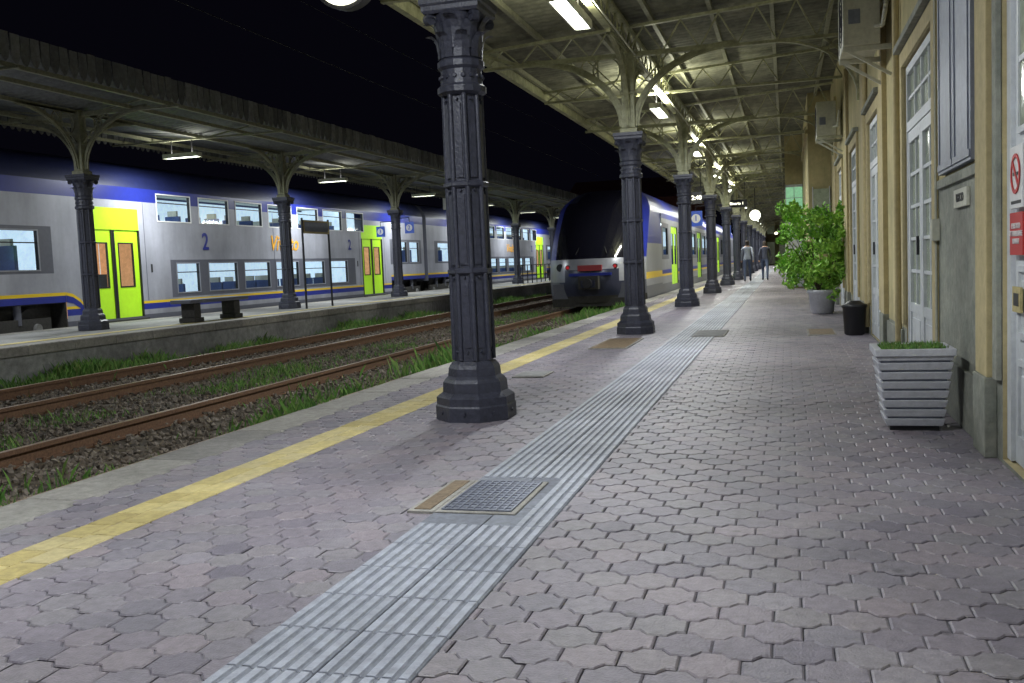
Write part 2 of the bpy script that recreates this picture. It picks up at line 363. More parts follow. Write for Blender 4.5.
def grass(name,n,fx,y0,y1,hmin,hmax,z,th=-.2,p=1.5):
    xs=fx(n); ys=y0+(rng.uniform(0,1,n)**p)*(y1-y0)
    key=np.sin(ys*1.3+xs*2)+np.sin(ys*3.1-xs*1.7)+np.sin(ys*.53+1)+rng.normal(0,.5,n)
    m=key>th; xs=xs[m];ys=ys[m];key=key[m]; n=len(xs)
    h=rng.uniform(hmin,hmax,n)*np.clip(.55+.28*key,.4,1.2)
    sc=np.stack([rng.uniform(.6,1.2,n),rng.uniform(.3,1.6,n)*h,h],1)
    scatter(name,[(-.005,0,0),(.005,0,0),(.003,.12,.6),(0,.4,1.0)],[(0,1,2,3)],np.stack([xs,ys,np.full(n,z)],1),sc,'grass',rot='z')
grass('grass',36000,lambda n:-3.88-abs(rng.normal(0,.5,n)),4,50,.14,.34,-.38,th=-.7,p=1.8)
grass('grass',12000,lambda n:rng.normal(-7.15,.35,n),6,50,.05,.16,-.38,th=.2)
grass('grass',4500,lambda n:rng.normal(-5.33,.45,n),6,40,.04,.12,-.36,th=.9)
grass('grass',18000,lambda n:-11.15+abs(rng.normal(0,.45,n)),8,60,.07,.26,-.38,th=-.1)

# ---------------------------------------------------------------- platform 2
b=MB()
b.box(-14.55,-11.2,0,140,-.38,.16,'concrete')
y=0
while y<140:
    b.bbox(-11.55,-11.15,y+.004,y+.996,.05,.2+random.uniform(-.003,.003),'kerb',b=.012)
    b.bbox(-14.6,-14.25,y+.004,y+.996,.05,.2,'kerb',b=.012); y+=1
b.add([(-14.25,0,.19),(-11.55,0,.19),(-11.55,140,.19),(-14.25,140,.19)],[(0,1,2,3)],'concrete')
b.box(-12.0,-11.75,0,140,.19,.196,'yellow')
b.obj('opposite_platform')

# ---------------------------------------------------------------- columns
def leaf(b,c,ang,r,z,w,h,out,k):
    vs=[];N=5
    for i in range(N+1):
        t=i/N; rr=r+out*(t**2.2); zz=z+h*math.sin(t*1.75)/.984 ; ww=w*(1-.55*t**2)*(1+.12*math.sin(t*18))
        for sx in(-1,0,1):
            px=rr+(0.012 if sx==0 else 0); lat=sx*ww/2
            vs.append((c[0]+px*math.cos(ang)-lat*math.sin(ang),c[1]+px*math.sin(ang)+lat*math.cos(ang),c[2]+zz))
    fs=[]
    for i in range(N):
        for j in range(2): fs.append((i*3+j,i*3+j+1,i*3+4+j,i*3+3+j))
    b.add(vs,fs,k)
def column_mesh(name,topk):
    b=MB(); R8=math.pi/8; c=(0,0,0)
    b.lathe([(.296,0),(.296,.10),(.288,.113),(.288,.165),(.262,.185),(.24,.20),(.235,.27),(.218,.295),(.195,.315),(.19,.37),(.178,.395),(.155,.42)],c,8,'iron',R8)
    b.lathe([(.140,.42),(.130,2.36)],c,8,'iron',R8)
    for i in range(8):
        a=R8+i*math.pi/4
        b.cyl((.143*math.cos(a),.143*math.sin(a),.43),(.133*math.cos(a),.133*math.sin(a),2.36),.019,.018,8,'iron',caps=False)
        a2=i*math.pi/4
        ca,sa=math.cos(a2),math.sin(a2)
        for z0,z1 in((.52,1.0),(1.12,1.62),(1.74,2.26)):
            rr=.135; w=.026
            P=[(rr*ca-s*w*sa,rr*sa+s*w*ca,z) for z in(z0,z1) for s in(-1,1)]
            Q=[(p[0]-.02*ca,p[1]-.02*sa,p[2]) for p in P]
            b.add(P+Q,[(0,1,3,2),(0,2,6,4),(1,5,7,3),(0,4,5,1),(2,3,7,6)],'iron')
            for zz in(z0-.03,z1+.03): b.cyl((.115*ca,.115*sa,zz),(.145*ca,.145*sa,zz),.012,.008,6,'iron')
        b.cyl((.26*ca,.26*sa,.06),(.283*ca,.283*sa,.06),.014,.012,6,'iron')
    for z in(1.05,1.67): b.lathe([(.150,z),(.164,z+.012),(.164,z+.035),(.150,z+.047)],c,8,'iron',R8)
    b.lathe([(.142,2.32),(.176,2.34),(.176,2.38),(.152,2.40),(.146,2.50),(.168,2.52),(.168,2.56),(.146,2.58),(.15,2.70),(.175,2.82),(.205,2.875)],c,16,'iron',R8)
    for i in range(16):
        a=i*math.pi/8; b.cyl((.15*math.cos(a),.15*math.sin(a),2.45),(.163*math.cos(a),.163*math.sin(a),2.45),.018,.012,6,'iron')
    for i in range(8):
        leaf(b,c,i*math.pi/4+R8,.148,2.58,.115,.16,.085,'iron')
        leaf(b,c,i*math.pi/4,.150,2.64,.12,.21,.11,'iron')
    for sx in(-1,1):
        for sy in(-1,1):
            b.cyl((sx*.18,sy*.145,2.845),(sx*.145,sy*.18,2.845),.042,.042,10,'iron')
    b.lathe([(.275,2.875),(.295,2.895),(.295,2.925),(.312,2.94),(.312,2.985)],c,4,'iron',math.pi/4)
    k=topk
    b.box(-.095,.095,-.095,.095,2.985,4.2,k)
    b.lathe([(.18,2.986),(.18,3.05),(.14,3.07)],c,4,k,math.pi/4)
    for z in(3.55,): b.lathe([(.138,z),(.156,z+.01),(.156,z+.04),(.138,z+.05)],c,4,k,math.pi/4)
    for dx,dy in((1,0),(-1,0),(0,1),(0,-1)):
        side=(-dy,dx,0); R=1.45; Hh=1.05
        pts=[]
        for i in range(13):
            t=i/12*math.pi/2; r=.1+R*(1-math.cos(t)); pts.append((dx*r,dy*r,3.08+Hh*math.sin(t)))
        b.sweep(pts,.07,.03,k,side)
        b.sweep([(p[0],p[1],p[2]+.02) for p in pts],.02,.10,k,side)
        b.bar((dx*.1,dy*.1,4.15),(dx*1.6,dy*1.6,4.15),.06,.04,k)
        for r,zc in((.30,3.93),(.55,4.0)): b.ring((dx*(r+.02),dy*(r+.02),zc),.30-r*.32,.02,.02,k,side)
        b.bar((dx*.1,dy*.1,3.6),(dx*.62,dy*.62,4.13),.025,.02,k)
        b.bar((dx*.45,dy*.45,3.77),(dx*.45,dy*.45,4.13),.025,.02,k)
        b.bar((dx*.85,dy*.85,4.0),(dx*.85,dy*.85,4.13),.025,.02,k)
    return b.mesh(name)
CX=-2.22; SY=7.81; CY0=6.66
colm=column_mesh('platform_column','cream')
NC=13
for k in range(-1,NC): inst(colm,'platform_column',(CX,CY0+k*SY,0))
colm2=column_mesh('platform_column','beam')
CX2=-13.0; SY2=7.7; CY2=15.7
for k in range(-2,12): inst(colm2,'platform_column',(CX2,CY2+k*SY2,.195))

# ---------------------------------------------------------------- near canopy
root=empty('platform_canopy')
def rz(x): return 4.42+(x+4.45)*(.36/5.5)
b=MB(); ya,yb=-12,CY0+NC*SY
ncor=int((yb-ya)/.19); vs=[];fs=[]
ys=np.linspace(ya,yb,ncor*4+1)
for i,y in enumerate(ys):
    dz=.022*math.sin(i*math.pi/2)
    vs+=[(-4.5,y,rz(-4.5)+.1+dz),(1.03,y,rz(1.03)+.1+dz)]
for i in range(len(ys)-1): fs.append((2*i,2*i+1,2*i+3,2*i+2))
b.add(vs,fs,'roofin',smooth=True)
vs2=[(v[0],v[1],v[2]+.03) for v in vs]; b.add(vs2,[f[::-1] for f in fs],'darksteel',smooth=True)
b.obj('roof_sheet',root)
b=MB()
for x in(-4.4,-3.55,-2.7,-1.85,-1.0,-.15,.7):
    b.box(x-.03,x+.03,ya,yb,rz(x),rz(x)+.075,'beam')
b.box(-4.56,-4.47,ya,yb,4.28,4.56,'cream')
b.cyl((-4.62,ya,4.45),(-4.62,yb,4.45),.07,.07,8,'darksteel')
for x in(CX,):
    b.box(x-.05,x+.05,ya,yb,4.17,4.21,'cream'); b.box(x-.05,x+.05,ya,yb,rz(x)-.05,rz(x)-.005,'cream')
    y=ya
    while y<yb-.6:
        b.bar((x,y,4.21),(x,y+.3,rz(x)-.05),.02,.03,'cream'); b.bar((x,y+.3,rz(x)-.05),(x,y+.6,4.21),.02,.03,'cream'); y+=.6
b.cyl((CX+.12,ya,4.12),(CX+.12,yb,4.12),.014,.014,6,'acwhite')
b.obj('purlins',root)
b=MB()
for k in range(-2,NC*2):
    y=CY0+k*SY/2; main=(k%2==0)
    if y<ya or y>yb: continue
    yy=y
    zb=4.12 if main else 4.2
    b.box(-4.45,1.03,yy-.045,yy+.045,zb-.02,zb+.02,'cream')
    x=-4.4;s=0
    b.bar((-4.45,yy,rz(-4.45)-.03),(1.03,yy,rz(1.03)-.03),.08,.04,'cream')
    while x<.95:
        xn=min(x+.27,1.0)
        za,zn=(zb+.02,rz(xn)-.05) if s%2==0 else (rz(x)-.05,zb+.02)
        b.bar((x,yy,za),(xn,yy,zn),.02,.028,'cream',up=(0,1,0)); x=xn;s+=1
    if main:
        pts=[]
        for i in range(11):
            t=i/10*math.pi/2; pts.append((1.0-1.2*(1-math.cos(t)),yy,3.25+.87*math.sin(t)))
        b.sweep(pts,.07,.03,'cream',(0,1,0)); b.bar((1.0,yy,3.2),(1.0,yy,4.1),.06,.05,'cream')
        b.bar((1.0,yy,3.7),(.55,yy,4.1),.02,.03,'cream')
        b.ring((.76,yy,3.93),.15,.02,.02,'cream',(0,1,0))
        b.bar((-3.8,yy,4.12),(-4.5,yy,4.35),.05,.04,'cream',up=(0,1,0))
b.obj('trusses',root)

def lamp_fixture(x,y,z,roof,axis='Y',L=1.35,power=80,upp=14,col=(.93,1,.93),ucol=(1,1,.76)):
    b=MB(); h=L/2
    def bx(x0,x1,y0,y1,z0,z1,k):
        if axis=='Y': b.box(x+x0,x+x1,y+y0,y+y1,z+z0,z+z1,k)
        else: b.box(x+y0,x+y1,y+x0,y+x1,z+z0,z+z1,k)
    bx(-.09,.09,-h,h,.06,.10,'acwhite'); bx(-.11,-.09,-h,h,.0,.10,'acwhite'); bx(.09,.11,-h,h,.0,.10,'acwhite')
    bx(-.09,.09,-h-.02,-h,.0,.10,'acwhite'); bx(-.09,.09,h,h+.02,.0,.10,'acwhite')
    for s in(-.045,.045):
        if axis=='Y': b.cyl((x+s,y-h+.03,z+.03),(x+s,y+h-.03,z+.03),.02,.02,8,'lamp')
        else: b.cyl((x-h+.03,y+s,z+.03),(x+h-.03,y+s,z+.03),.02,.02,8,'lamp')
    for s in(-h*.6,h*.6):
        p=(x,y+s) if axis=='Y' else (x+s,y)
        b.cyl((p[0],p[1],z+.1),(p[0],p[1],roof),.012,.012,6,'darksteel')
    o=b.obj('ceiling_lamp')
    for nm,pw,zz,rx,cc in(('downlight',power,z-.005,0,col),('uplight',upp,z+.115,math.pi,ucol)):
        if pw<=0: continue
        l=bpy.data.lights.new(nm,'AREA'); l.shape='RECTANGLE'; l.size=.16 if axis=='Y' else L; l.size_y=L if axis=='Y' else .16
        l.energy=pw; l.color=cc
        lo=bpy.data.objects.new(nm,l); lo.location=(x,y,zz); lo.rotation_euler=(rx,0,0); scene.collection.objects.link(lo); lo.parent=o
for k in range(-1,12):
    y=CY0+(k+.5)*SY+.25
    lamp_fixture(CX-.06,y,3.86,rz(CX),'Y',power=(205 if k<7 else 270) if k!=0 else 180,upp=85 if k<5 else 0,col=(.93,.97,1.0) if k<2 else (.98,1,.93))
for k in range(-1,6):
    y=CY2+(k+.5)*SY2
    lamp_fixture(-13.4,y,3.9,4.3,'X',L=.9,power=190,upp=14 if k<2 else 0,col=(.94,.99,.98),ucol=(1,1,.85))

# globe lamp near the first column
b=MB(); gx,gy,gz=-3.13,6.74,3.30
vs=[];fs=[];N=32;Mr=8
b.cyl((gx,gy+.1,gz),(gx,gy-.03,gz),.235,.25,N,'darksteel')
for j in range(Mr+1):
    t=j/Mr*math.pi/2; r=.222*math.cos(t); d=.10*math.sin(t)
    for i in range(N):
        a=2*math.pi*i/N; vs.append((gx+r*math.cos(a),gy-.031-d,gz+r*math.sin(a)))
for j in range(Mr):
    for i in range(N): fs.append((j*N+i,j*N+(i+1)%N,(j+1)*N+(i+1)%N,(j+1)*N+i))
b.add(vs,fs,'globe',smooth=True)
b.cyl((gx,gy+.05,gz+.2),(gx,gy+.05,3.72),.02,.02,8,'darksteel'); b.cyl((gx,gy+.05,3.72),(CX,gy-.02,3.72),.022,.022,8,'darksteel')
b.obj('round_lamp')
def clock(x,y,z,arm_to,r=.225):
    b=MB()
    b.cyl((x,y-.07,z),(x,y+.07,z),r+.03,r+.03,32,'darksteel')
    b.cyl((x,y-.085,z),(x,y-.071,z),r,r,32,'clockface'); b.cyl((x,y+.071,z),(x,y+.085,z),r,r,32,'clockface')
    for s in(-.09,.09):
        for i in range(12):
            a=i*math.pi/6; b.bar((x+math.sin(a)*r*.82,y+s,z+math.cos(a)*r*.82),(x+math.sin(a)*r*.93,y+s,z+math.cos(a)*r*.93),.012,.004,'black',up=(0,1,0))
        b.bar((x,y+s,z),(x+.1,y+s,z+.07),.014,.004,'black',up=(0,1,0)); b.bar((x,y+s,z),(x-.03,y+s,z+.17),.01,.004,'black',up=(0,1,0))
    b.cyl((x,y,z+r+.02),(x,y,arm_to[2]),.018,.018,8,'darksteel')
    b.cyl((x,y,arm_to[2]),arm_to,.02,.02,8,'darksteel')
    b.obj('station_clock')
clock(-1.35,45.0,2.9,(-1.35,45.01,4.1),.24)

def num_sign(x,y,z,s,txt,colx,name='platform_number_sign'):
    r=empty(name)
    b=MB(); b.box(x-s/2,x+s/2,y-.03,y+.03,z-s*.6,z+s*.6,'blue_sign')
    b.cyl((x,y-.036,z),(x,y-.0345,z),s*.36,s*.36,20,'white')
    b.cyl((x,y,z+s*.6),(x,y,z+s*.6+.15),.012,.012,6,'darksteel'); b.cyl((x,y,z+s*.6+.15),(colx,y,z+s*.6+.15),.015,.015,6,'darksteel')
    b.obj('sign_body',r); text(txt,'number',(x,y-.039,z),FNY,s*.62,'blue_sign',r)
num_sign(-2.66,CY0+3*SY,2.3,.38,'1',CX)
num_sign(-12.5,CY2+2*SY2,2.55,.32,'2',CX2)
num_sign(-13.45,CY2+2*SY2-.3,2.45,.30,'3',CX2)
num_sign(-2.66,CY0+5*SY,2.3,.38,'1',CX)
def display(x,y,z,w,h,name,txt,k='black',tk='clockface',top=4.1):
    r=empty(name); b=MB(); b.box(x-w/2,x+w/2,y-.06,y+.06,z-h/2,z+h/2,k)
    b.box(x-w/2+.03,x+w/2-.03,y-.064,y-.061,z-h/2+.03,z+h/2-.03,k)
    for s in(-w*.4,w*.4): b.cyl((x+s,y,z+h/2),(x+s,y,top),.012,.012,6,'darksteel')
    b.obj('panel',r,bevel=.005); text(txt,'lettering',(x,y-.067,z),FNY,h*.5,tk,r)
display(-2.66,CY0+3*SY-.1,2.92,.42,.36,'departure_display','12:40')
display(-11.6,CY2+2.3*SY2,3.45,.9,.42,'station_name_sign','Arrivi',k='white',tk='blue_sign',top=4.3)
display(-1.9,CY0+4*SY+2,3.2,.8,.3,'departure_display','Binario 1',top=4.1)

# ---------------------------------------------------------------- opposite canopy
root=empty('opposite_platform_canopy')
b=MB(); y0_,y1_=-6,100
XL,XM,XR=-15.3,-13.0,-10.7
def rz2(x): return 4.42+abs(x-XM)*.10
ys=np.linspace(y0_,y1_,int((y1_-y0_)/.05)+1)
for xa,xb in((XL,XM),(XM,XR)):
    vs=[];fs=[]
    for i,y in enumerate(ys):
        dz=.025*math.sin(i*math.pi/2)
        vs+=[(xa,y,rz2(xa)+dz),(xb,y,rz2(xb)+dz)]
    fs=[(2*i,2*i+1,2*i+3,2*i+2) for i in range(len(ys)-1)]
    b.add(vs,fs,'fascia',.5,smooth=True)
b.obj('roof_sheet',root)
b=MB()
for xe in(XR,XL):
    y=y0_
    while y<y1_:
        dj=random.uniform(-.012,.012); dz=random.uniform(-.01,.01)
        W=.2
        P=[(xe+dj,y+.012,4.74+dz),(xe+dj,y+W-.012,4.74+dz)]
        P+=[(xe+dj,y+W-.012-i*(W-.024)/6,4.44-.13*math.sin(math.pi*i/6)**.8+dz) for i in range(7)]
        P2=[(p[0]+.02,p[1],p[2]) for p in P]; n=len(P)
        b.add(P+P2,[tuple(range(n)),tuple(range(2*n-1,n-1,-1))]+[(i,(i+1)%n,n+(i+1)%n,n+i) for i in range(n)],'fascia')
        y+=W
    b.box(xe-.05,xe-.02,y0_,y1_,4.50,4.56,'darksteel'); b.box(xe-.05,xe-.02,y0_,y1_,4.64,4.68,'darksteel')
for x in(-15.0,-14.2,-13.0,-11.8,-11.0): b.box(x-.03,x+.03,y0_,y1_,4.33,4.40,'beam')
for k in range(-4,21):
    y=CY2+k*SY2/2
    if y<y0_: continue
    b.box(XL+.03,XR-.06,y-.03,y+.03,4.29,4.325,'beam')
    for s in(-1,1):
        b.bar((XM+s*.3,y,4.32),(XM+s*2.2,y,rz2(XM+2.2)-.03),.03,.05,'beam',up=(0,1,0))
b.obj('framing',root)

# ---------------------------------------------------------------- double decker train
root=empty('double_decker_train')
XS=-14.8; XB=-17.6
def seats(b,y0,y1,zf,xs):
    y=y0
    while y<y1:
        for x in xs:
            b.box(x-.2,x+.2,y,y+.10,zf+.35,zf+.98,'seat'); b.box(x-.13,x+.13,y+.01,y+.09,zf+.98,zf+1.12,'acwhite'); b.box(x-.2,x+.2,y-.35,y,zf+.35,zf+.45,'seat')
        y+=random.choice((.88,1.76))
def frame(b,x,a,c,z0,z1,k,w=.05,d=.012):
    b.box(x,x+d,a-w,a,z0-w,z1+w,k); b.box(x,x+d,c,c+w,z0-w,z1+w,k); b.box(x,x+d,a,c,z0-w,z0,k); b.box(x,x+d,a,c,z1,z1+w,k)
def car(y0):
    L=24.8
    def T(a,b_): return (y0+a,y0+b_)
    up=[T(6.9+1.76*k,8.26+1.76*k) for k in range(7)]
    lo=[T(7.55,8.5)]+[T(8.95+1.76*k,10.31+1.76*k) for k in range(5)]
    mid=[T(1.3,2.9),T(21.6,22.9),T(23.2,24.2)]
    doors=[T(4.3,6.15),T(18.6,20.45)]
    H=[(a,c,2.56,3.19) for a,c in up]+[(a,c,.78,1.5) for a,c in lo]+[(a,c,1.42,2.22) for a,c in mid]
    D=[(a,c,.27,2.3) for a,c in doors]
    dk0,dk1=T(7.3,18.0)
    m0,m1=T(.9,3.3); m2,m3=T(21.2,24.5)
    bgl=T(0,3.6); bgr=T(21.2,L)
    def fn(y,z):
        bog=(bgl[0]<y<bgl[1]) or (bgr[0]<y<bgr[1])
        if bog and z<.72: return None
        for a,c,_,_ in D:
            if a<y<c and 2.3<z<2.8: return 't_green'
        if z>2.98: return 't_blue'
        if dk0<y<dk1 and .66<z<1.6: return 't_grey2'
        if (m0<y<m1 or m2<y<m3) and 1.34<z<2.32: return 't_grey2'
        if bog:
            if z<.86: return 't_blue'
            if z<.93: return 't_yel'
        else:
            if .42<z<.56: return 't_blue'
            if .56<z<.62: return 't_yel'
            if z<.3: return 't_grey2'
        return 't_grey'
    b=MB()
    b.wall(XS,y0,y0+L,.15,3.3,H+D,fn,depth=-.08,rk='black',ys=[dk0,dk1,bgl[1],bgr[0],m0,m1,m2,m3],zs=[.3,.42,.56,.62,.66,.72,.86,.93,1.34,1.6,2.32,2.8,2.98])
    b.add([(XB,y0,.15),(XB,y0+L,.15),(XB,y0+L,3.3),(XB,y0,3.3)],[(0,1,2,3)],'t_grey')
    prof=[(XS,3.3),(XS-.08,3.55),(XS-.28,3.78),(XS-.7,3.95),(XS-1.4,4.02),(XB+.7,3.95),(XB+.28,3.78),(XB+.08,3.55),(XB,3.3)]
    vs=[(x,y,z) for x,z in prof for y in(y0,y0+L)]
    b.add(vs,[(2*i,2*i+1,2*i+3,2*i+2) for i in range(len(prof)-1)],'t_roof',smooth=True)
    for ye in(y0,y0+L):
        b.add([(XS,ye,.6),(XB,ye,.6)]+[(x,ye,z) for x,z in prof[::-1]],[tuple(range(len(prof)+2))],'t_grey2')
    for ye in(bgl[1]-.02,bgr[0]+.02): b.box(XB,XS-.005,ye-.015,ye+.015,.0,.73,'t_under')
    b.box(XB,XS-.09,y0+.02,bgl[1],.70,.76,'t_under'); b.box(XB,XS-.09,bgr[0],y0+L-.02,.70,.76,'t_under')
    for yy in(4.1,6.35,18.4,20.65,12.4): b.box(XS+.0005,XS+.004,y0+yy-.008,y0+yy+.008,.63,2.97,'t_grey2')
    for yy in(6.55,18.2): b.box(XS+.0005,XS+.006,y0+yy-.03,y0+yy+.03,1.3,1.5,'black')
    b.obj('car_body',root)
    b=MB()
    for a,c,z0,z1 in H:
        frame(b,XS+.001,a,c,z0,z1,'white' if z0>2 else 't_silver',w=.03,d=.01)
        b.add([(XS-.04,a,z0),(XS-.04,c,z0),(XS-.04,c,z1),(XS-.04,a,z1)],[(0,1,2,3)],'glass')
        b.box(XS-.035,XS-.02,a,c,z0+(z1-z0)*.68,z0+(z1-z0)*.68+.025,'black')
    for a,c,z0,z1 in D:
        mid_=(a+c)/2
        b.box(XS-.02,XS+.012,a,a+.04,z0,z1,'black'); b.box(XS-.02,XS+.012,c-.04,c,z0,z1,'black')
        for p,q in((a+.04,mid_-.008),(mid_+.008,c-.04)):
            wa,wb,wz0,wz1=p+.2,q-.2,1.0,1.98
            b.wall(XS-.03,p,q,z0,z1,[(wa,wb,wz0,wz1)],lambda y,z:'t_green',depth=-.03,rk='black')
            frame(b,XS-.029,wa,wb,wz0,wz1,'black',w=.03,d=.008)
            b.box(XS-.022,XS-.005,(p if p>mid_ else q-.05),(p+.05 if p>mid_ else q),z0,z1,'black')
            b.add([(XS-.05,wa,wz0),(XS-.05,wb,wz0),(XS-.05,wb,wz1),(XS-.05,wa,wz1)],[(0,1,2,3)],'glass')
        b.box(XS-.1,XS+.15,a,c,.17,.23,'t_under')
    ua,ub=T(6.5,18.3)
    b.box(XS-2.2,XS-2.15,ua,ub,.6,3.35,'t_in')
    for e in(ua,ub): b.box(XS-2.15,XS-.1,e-.02,e+.02,.3,3.4,'t_in')
    b.box(XS-2.15,XS-.1,ua+.03,ub-.03,1.98,2.04,'acwhite'); b.box(XS-2.15,XS-.1,ua,ub,3.41,3.45,'acwhite')
    for z in(1.97,3.39): b.box(XS-.75,XS-.6,ua+.03,ub-.03,z-.02,z,'t_strip')
    seats(b,ua+.8,ub-.6,1.75,(XS-.5,XS-1.75)); seats(b,ua+.8,ub-.6,.0,(XS-.5,XS-1.75))
    # end window of upper deck beyond the partition
    b.box(XS-2.2,XS-2.15,ub+.03,ub+1.5,2.45,3.35,'t_in')
    for a,c in(T(.3,3.8),T(20.9,24.6)):
        b.box(XS-2.2,XS-2.15,a,c,.8,2.6,'t_in'); b.box(XS-2.15,XS-.1,c-.02,c+.02,.8,2.4,'t_in'); b.box(XS-.75,XS-.6,a,c-.03,2.45,2.47,'t_strip'); seats(b,a+.5,c-.3,.95,(XS-.5,XS-1.1))
    for a,c in doors:
        b.box(XS-1.3,XS-1.25,a-.1,c+.1,.3,2.4,'t_inwarm'); b.box(XS-1.2,XS-1.17,a+.5,a+.54,.3,2.3,'t_yel'); b.box(XS-1.2,XS-.9,c-.5,c-.1,.4,1.3,'seat')
        b.box(XS-1.24,XS-.1,c+.11,c+.15,.3,2.4,'t_inwarm')
    b.obj('windows_doors_interior',root)
    b=MB()
    for a,c in(bgl,bgr):
        cy=(a+c)/2
        b.box(XS-.2,XS-.08,a+.4,c-.4,.18,.42,'t_under')
        for s in(-1.0,1.0):
            b.cyl((XS-.35,cy+s,.2),(XS-.22,cy+s,.2),.43,.43,20,'t_under'); b.cyl((XS-.2,cy+s,.2),(XS-.04,cy+s,.2),.13,.11,12,'concrete')
            b.cyl((XS-.14,cy+s*.55,.3),(XS-.14,cy+s*.55,.7),.08,.08,10,'t_grey2')
        b.box(XS-2.4,XS-.4,a,c,.1,.7,'t_under')
    b.box(XB+.1,XS-.1,y0+.2,y0+L-.2,-.1,.16,'t_under')
    b.obj('bogies',root)
    text('2','class_number',(XS+.012,y0+8.85,2.05),FX,.62,'t_blue',root)
    text('2','class_number',(XS+.012,y0+17.6,2.05),FX,.5,'t_blue',root)
    text('Vivalto','lettering',(XS+.012,y0+13.0,2.05),FX,.62,'t_org',root,shear=.3)
for y0 in (-11.7,13.5,38.7,63.9): car(y0)
b=MB()
for k,z0,z1 in(('t_yel',.86,.93),('t_blue',.72,.86)):
    pts=[(17.1,z0,z1),(17.3,z0-.04,z1-.04),(17.5,z0-.15,z1-.15),(17.65,z0-.28,z1-.28),(17.79,z0-.33,z1-.33)]
    vs=[(XS+.006,p[0],p[1]) for p in pts]+[(XS+.006,p[0],p[2]) for p in pts]
    n=len(pts); b.add(vs,[(i,i+1,n+i+1,n+i) for i in range(n-1)],k)
b.obj('curved_stripe',root)

# ---------------------------------------------------------------- regional train
root=empty('regional_train')
TX=-5.33; HW=1.42; YN=26.6
b=MB()
zs=[-.05,.15,.35,.55,.75,.9,1.05,1.2,1.4,1.6,1.8,2.0,2.2,2.4,2.6,2.75,2.9,3.02,3.12,3.2,3.25]
def hw(z): return HW*(1 if z<1.9 else (1-.03*(z-1.9)-.30*max(0,(z-2.55)/.7)**2.4))
def yf(u,z):
    base=0 if z<.75 else (z-.75)**1.55*.52
    if z>2.7: base+=(z-2.7)**2*1.2
    if z<.4: base+=(.4-z)*.3
    return YN+base+1.15*abs(u)**2.6
U=[1,.985,.95,.9,.82,.7,.55,.4,.2,0,-.2,-.4,-.55,-.7,-.82,-.9,-.95,-.985,-1]
def regmat(z,u,side):
    if side:
        if z<.35: return 't_grey2'
        if z>2.4: return 't_blue'
        if .62<z<.75: return 't_yel'
        return 't_silver'
    au=abs(u)
    if z<.2: return 't_under'
    if z<.62: return 't_navy' if au<.75 else 't_grey2'
    if z<.9: return 't_navy' if au<.5 else 't_silver'
    if z<1.15: return 't_silver'
    if z<2.85 and au<.86: return 't_glass'
    if z>=2.85 and au<.5: return 't_glass'
    return 't_blue' if au>.8 and z>1.1 else 't_navy'
rows=[]
for z in zs:
    w=hw(z); rows.append([(TX+u*w,yf(u,z),z) for u in U])
n=len(U)
for j in range(len(zs)-1):
    for i in range(n-1):
        zc=(zs[j]+zs[j+1])/2; uc=(U[i]+U[i+1])/2
        q=[rows[j][i],rows[j+1][i],rows[j+1][i+1],rows[j][i+1]]
        b.add(q,[(0,1,2,3)],regmat(zc,uc,False),smooth=True)
topr=rows[-1]
b.add(topr+[(p[0],31.5,3.32) for p in topr],[(i,i+1,n+i+1,n+i) for i in range(n-1)],'t_navy',smooth=True)
ob=b.obj('cab_nose',root)
bm=bmesh.new(); bm.from_mesh(ob.data); bmesh.ops.remove_doubles(bm,verts=bm.verts,dist=.0005); bmesh.ops.recalc_face_normals(bm,faces=bm.faces); bm.to_mesh(ob.data); bm.free()
b=MB()
for sgn in(1,-1):
    for j in range(len(zs)-1):
        z0,z1=zs[j],zs[j+1]; zc=(z0+z1)/2
        q=[(TX+sgn*hw(z0),yf(1,z0),z0),(TX+sgn*hw(z0),31.5,z0),(TX+sgn*hw(z1),31.5,z1),(TX+sgn*hw(z1),yf(1,z1),z1)]
        k=regmat(zc,1,True)
        if 1.6<zc<2.8: k='t_blue'
        b.add(q,[(0,1,2,3)],k)
wins=[(31.9,33.2),(37.6,39.4),(39.7,41.5),(41.8,43.6),(47.2,49.0),(49.3,51.1)]
wins+= [(w[0]+18.9,w[1]+18.9) for w in wins[1:]]
drs=[(34.2,36.2),(44.4,46.4),(57.3,59.3),(63.3,65.3)]
wins=[w for w in wins if not any(w[0]<d[1]+.1 and w[1]>d[0]-.1 for d in drs)]
xr=TX+HW
H=[(a,c,1.25,2.15) for a,c in wins]; D=[(a,c,.2,2.25) for a,c in drs]
def fn(y,z):
    if z<.3: return 't_grey2'
    if .55<z<.62: return 't_yel'
    if .62<z<.75: return 't_blue'
    if 1.1<z<2.3: return 't_grey2' if y>37 or y<33.5 else 't_silver'
    return 't_silver' if z<2.45 else 't_blue'
b.wall(xr,31.5,75,-.05,2.6,H+D,fn,depth=-.07,rk='black',zs=[.3,.55,.62,.75,1.1,2.3,2.45],ys=[33.5,37])
b.add([(TX-HW,31.5,-.05),(TX-HW,75,-.05),(TX-HW,75,2.6),(TX-HW,31.5,2.6)],[(0,1,2,3)],'t_silver')
pr=[(hw(z),z) for z in zs if z>=2.6]+[(.6,3.30),(0,3.32)]
for sgn in(1,-1):
    vs=[(TX+sgn*x,y,z) for x,z in pr for y in(31.5,75)]
    b.add(vs,[(2*i,2*i+1,2*i+3,2*i+2) for i in range(len(pr)-1)],'t_blue',smooth=True)
for a,c,z0,z1 in H:
    b.add([(xr-.03,a,z0),(xr-.03,c,z0),(xr-.03,c,z1),(xr-.03,a,z1)],[(0,1,2,3)],'glass')
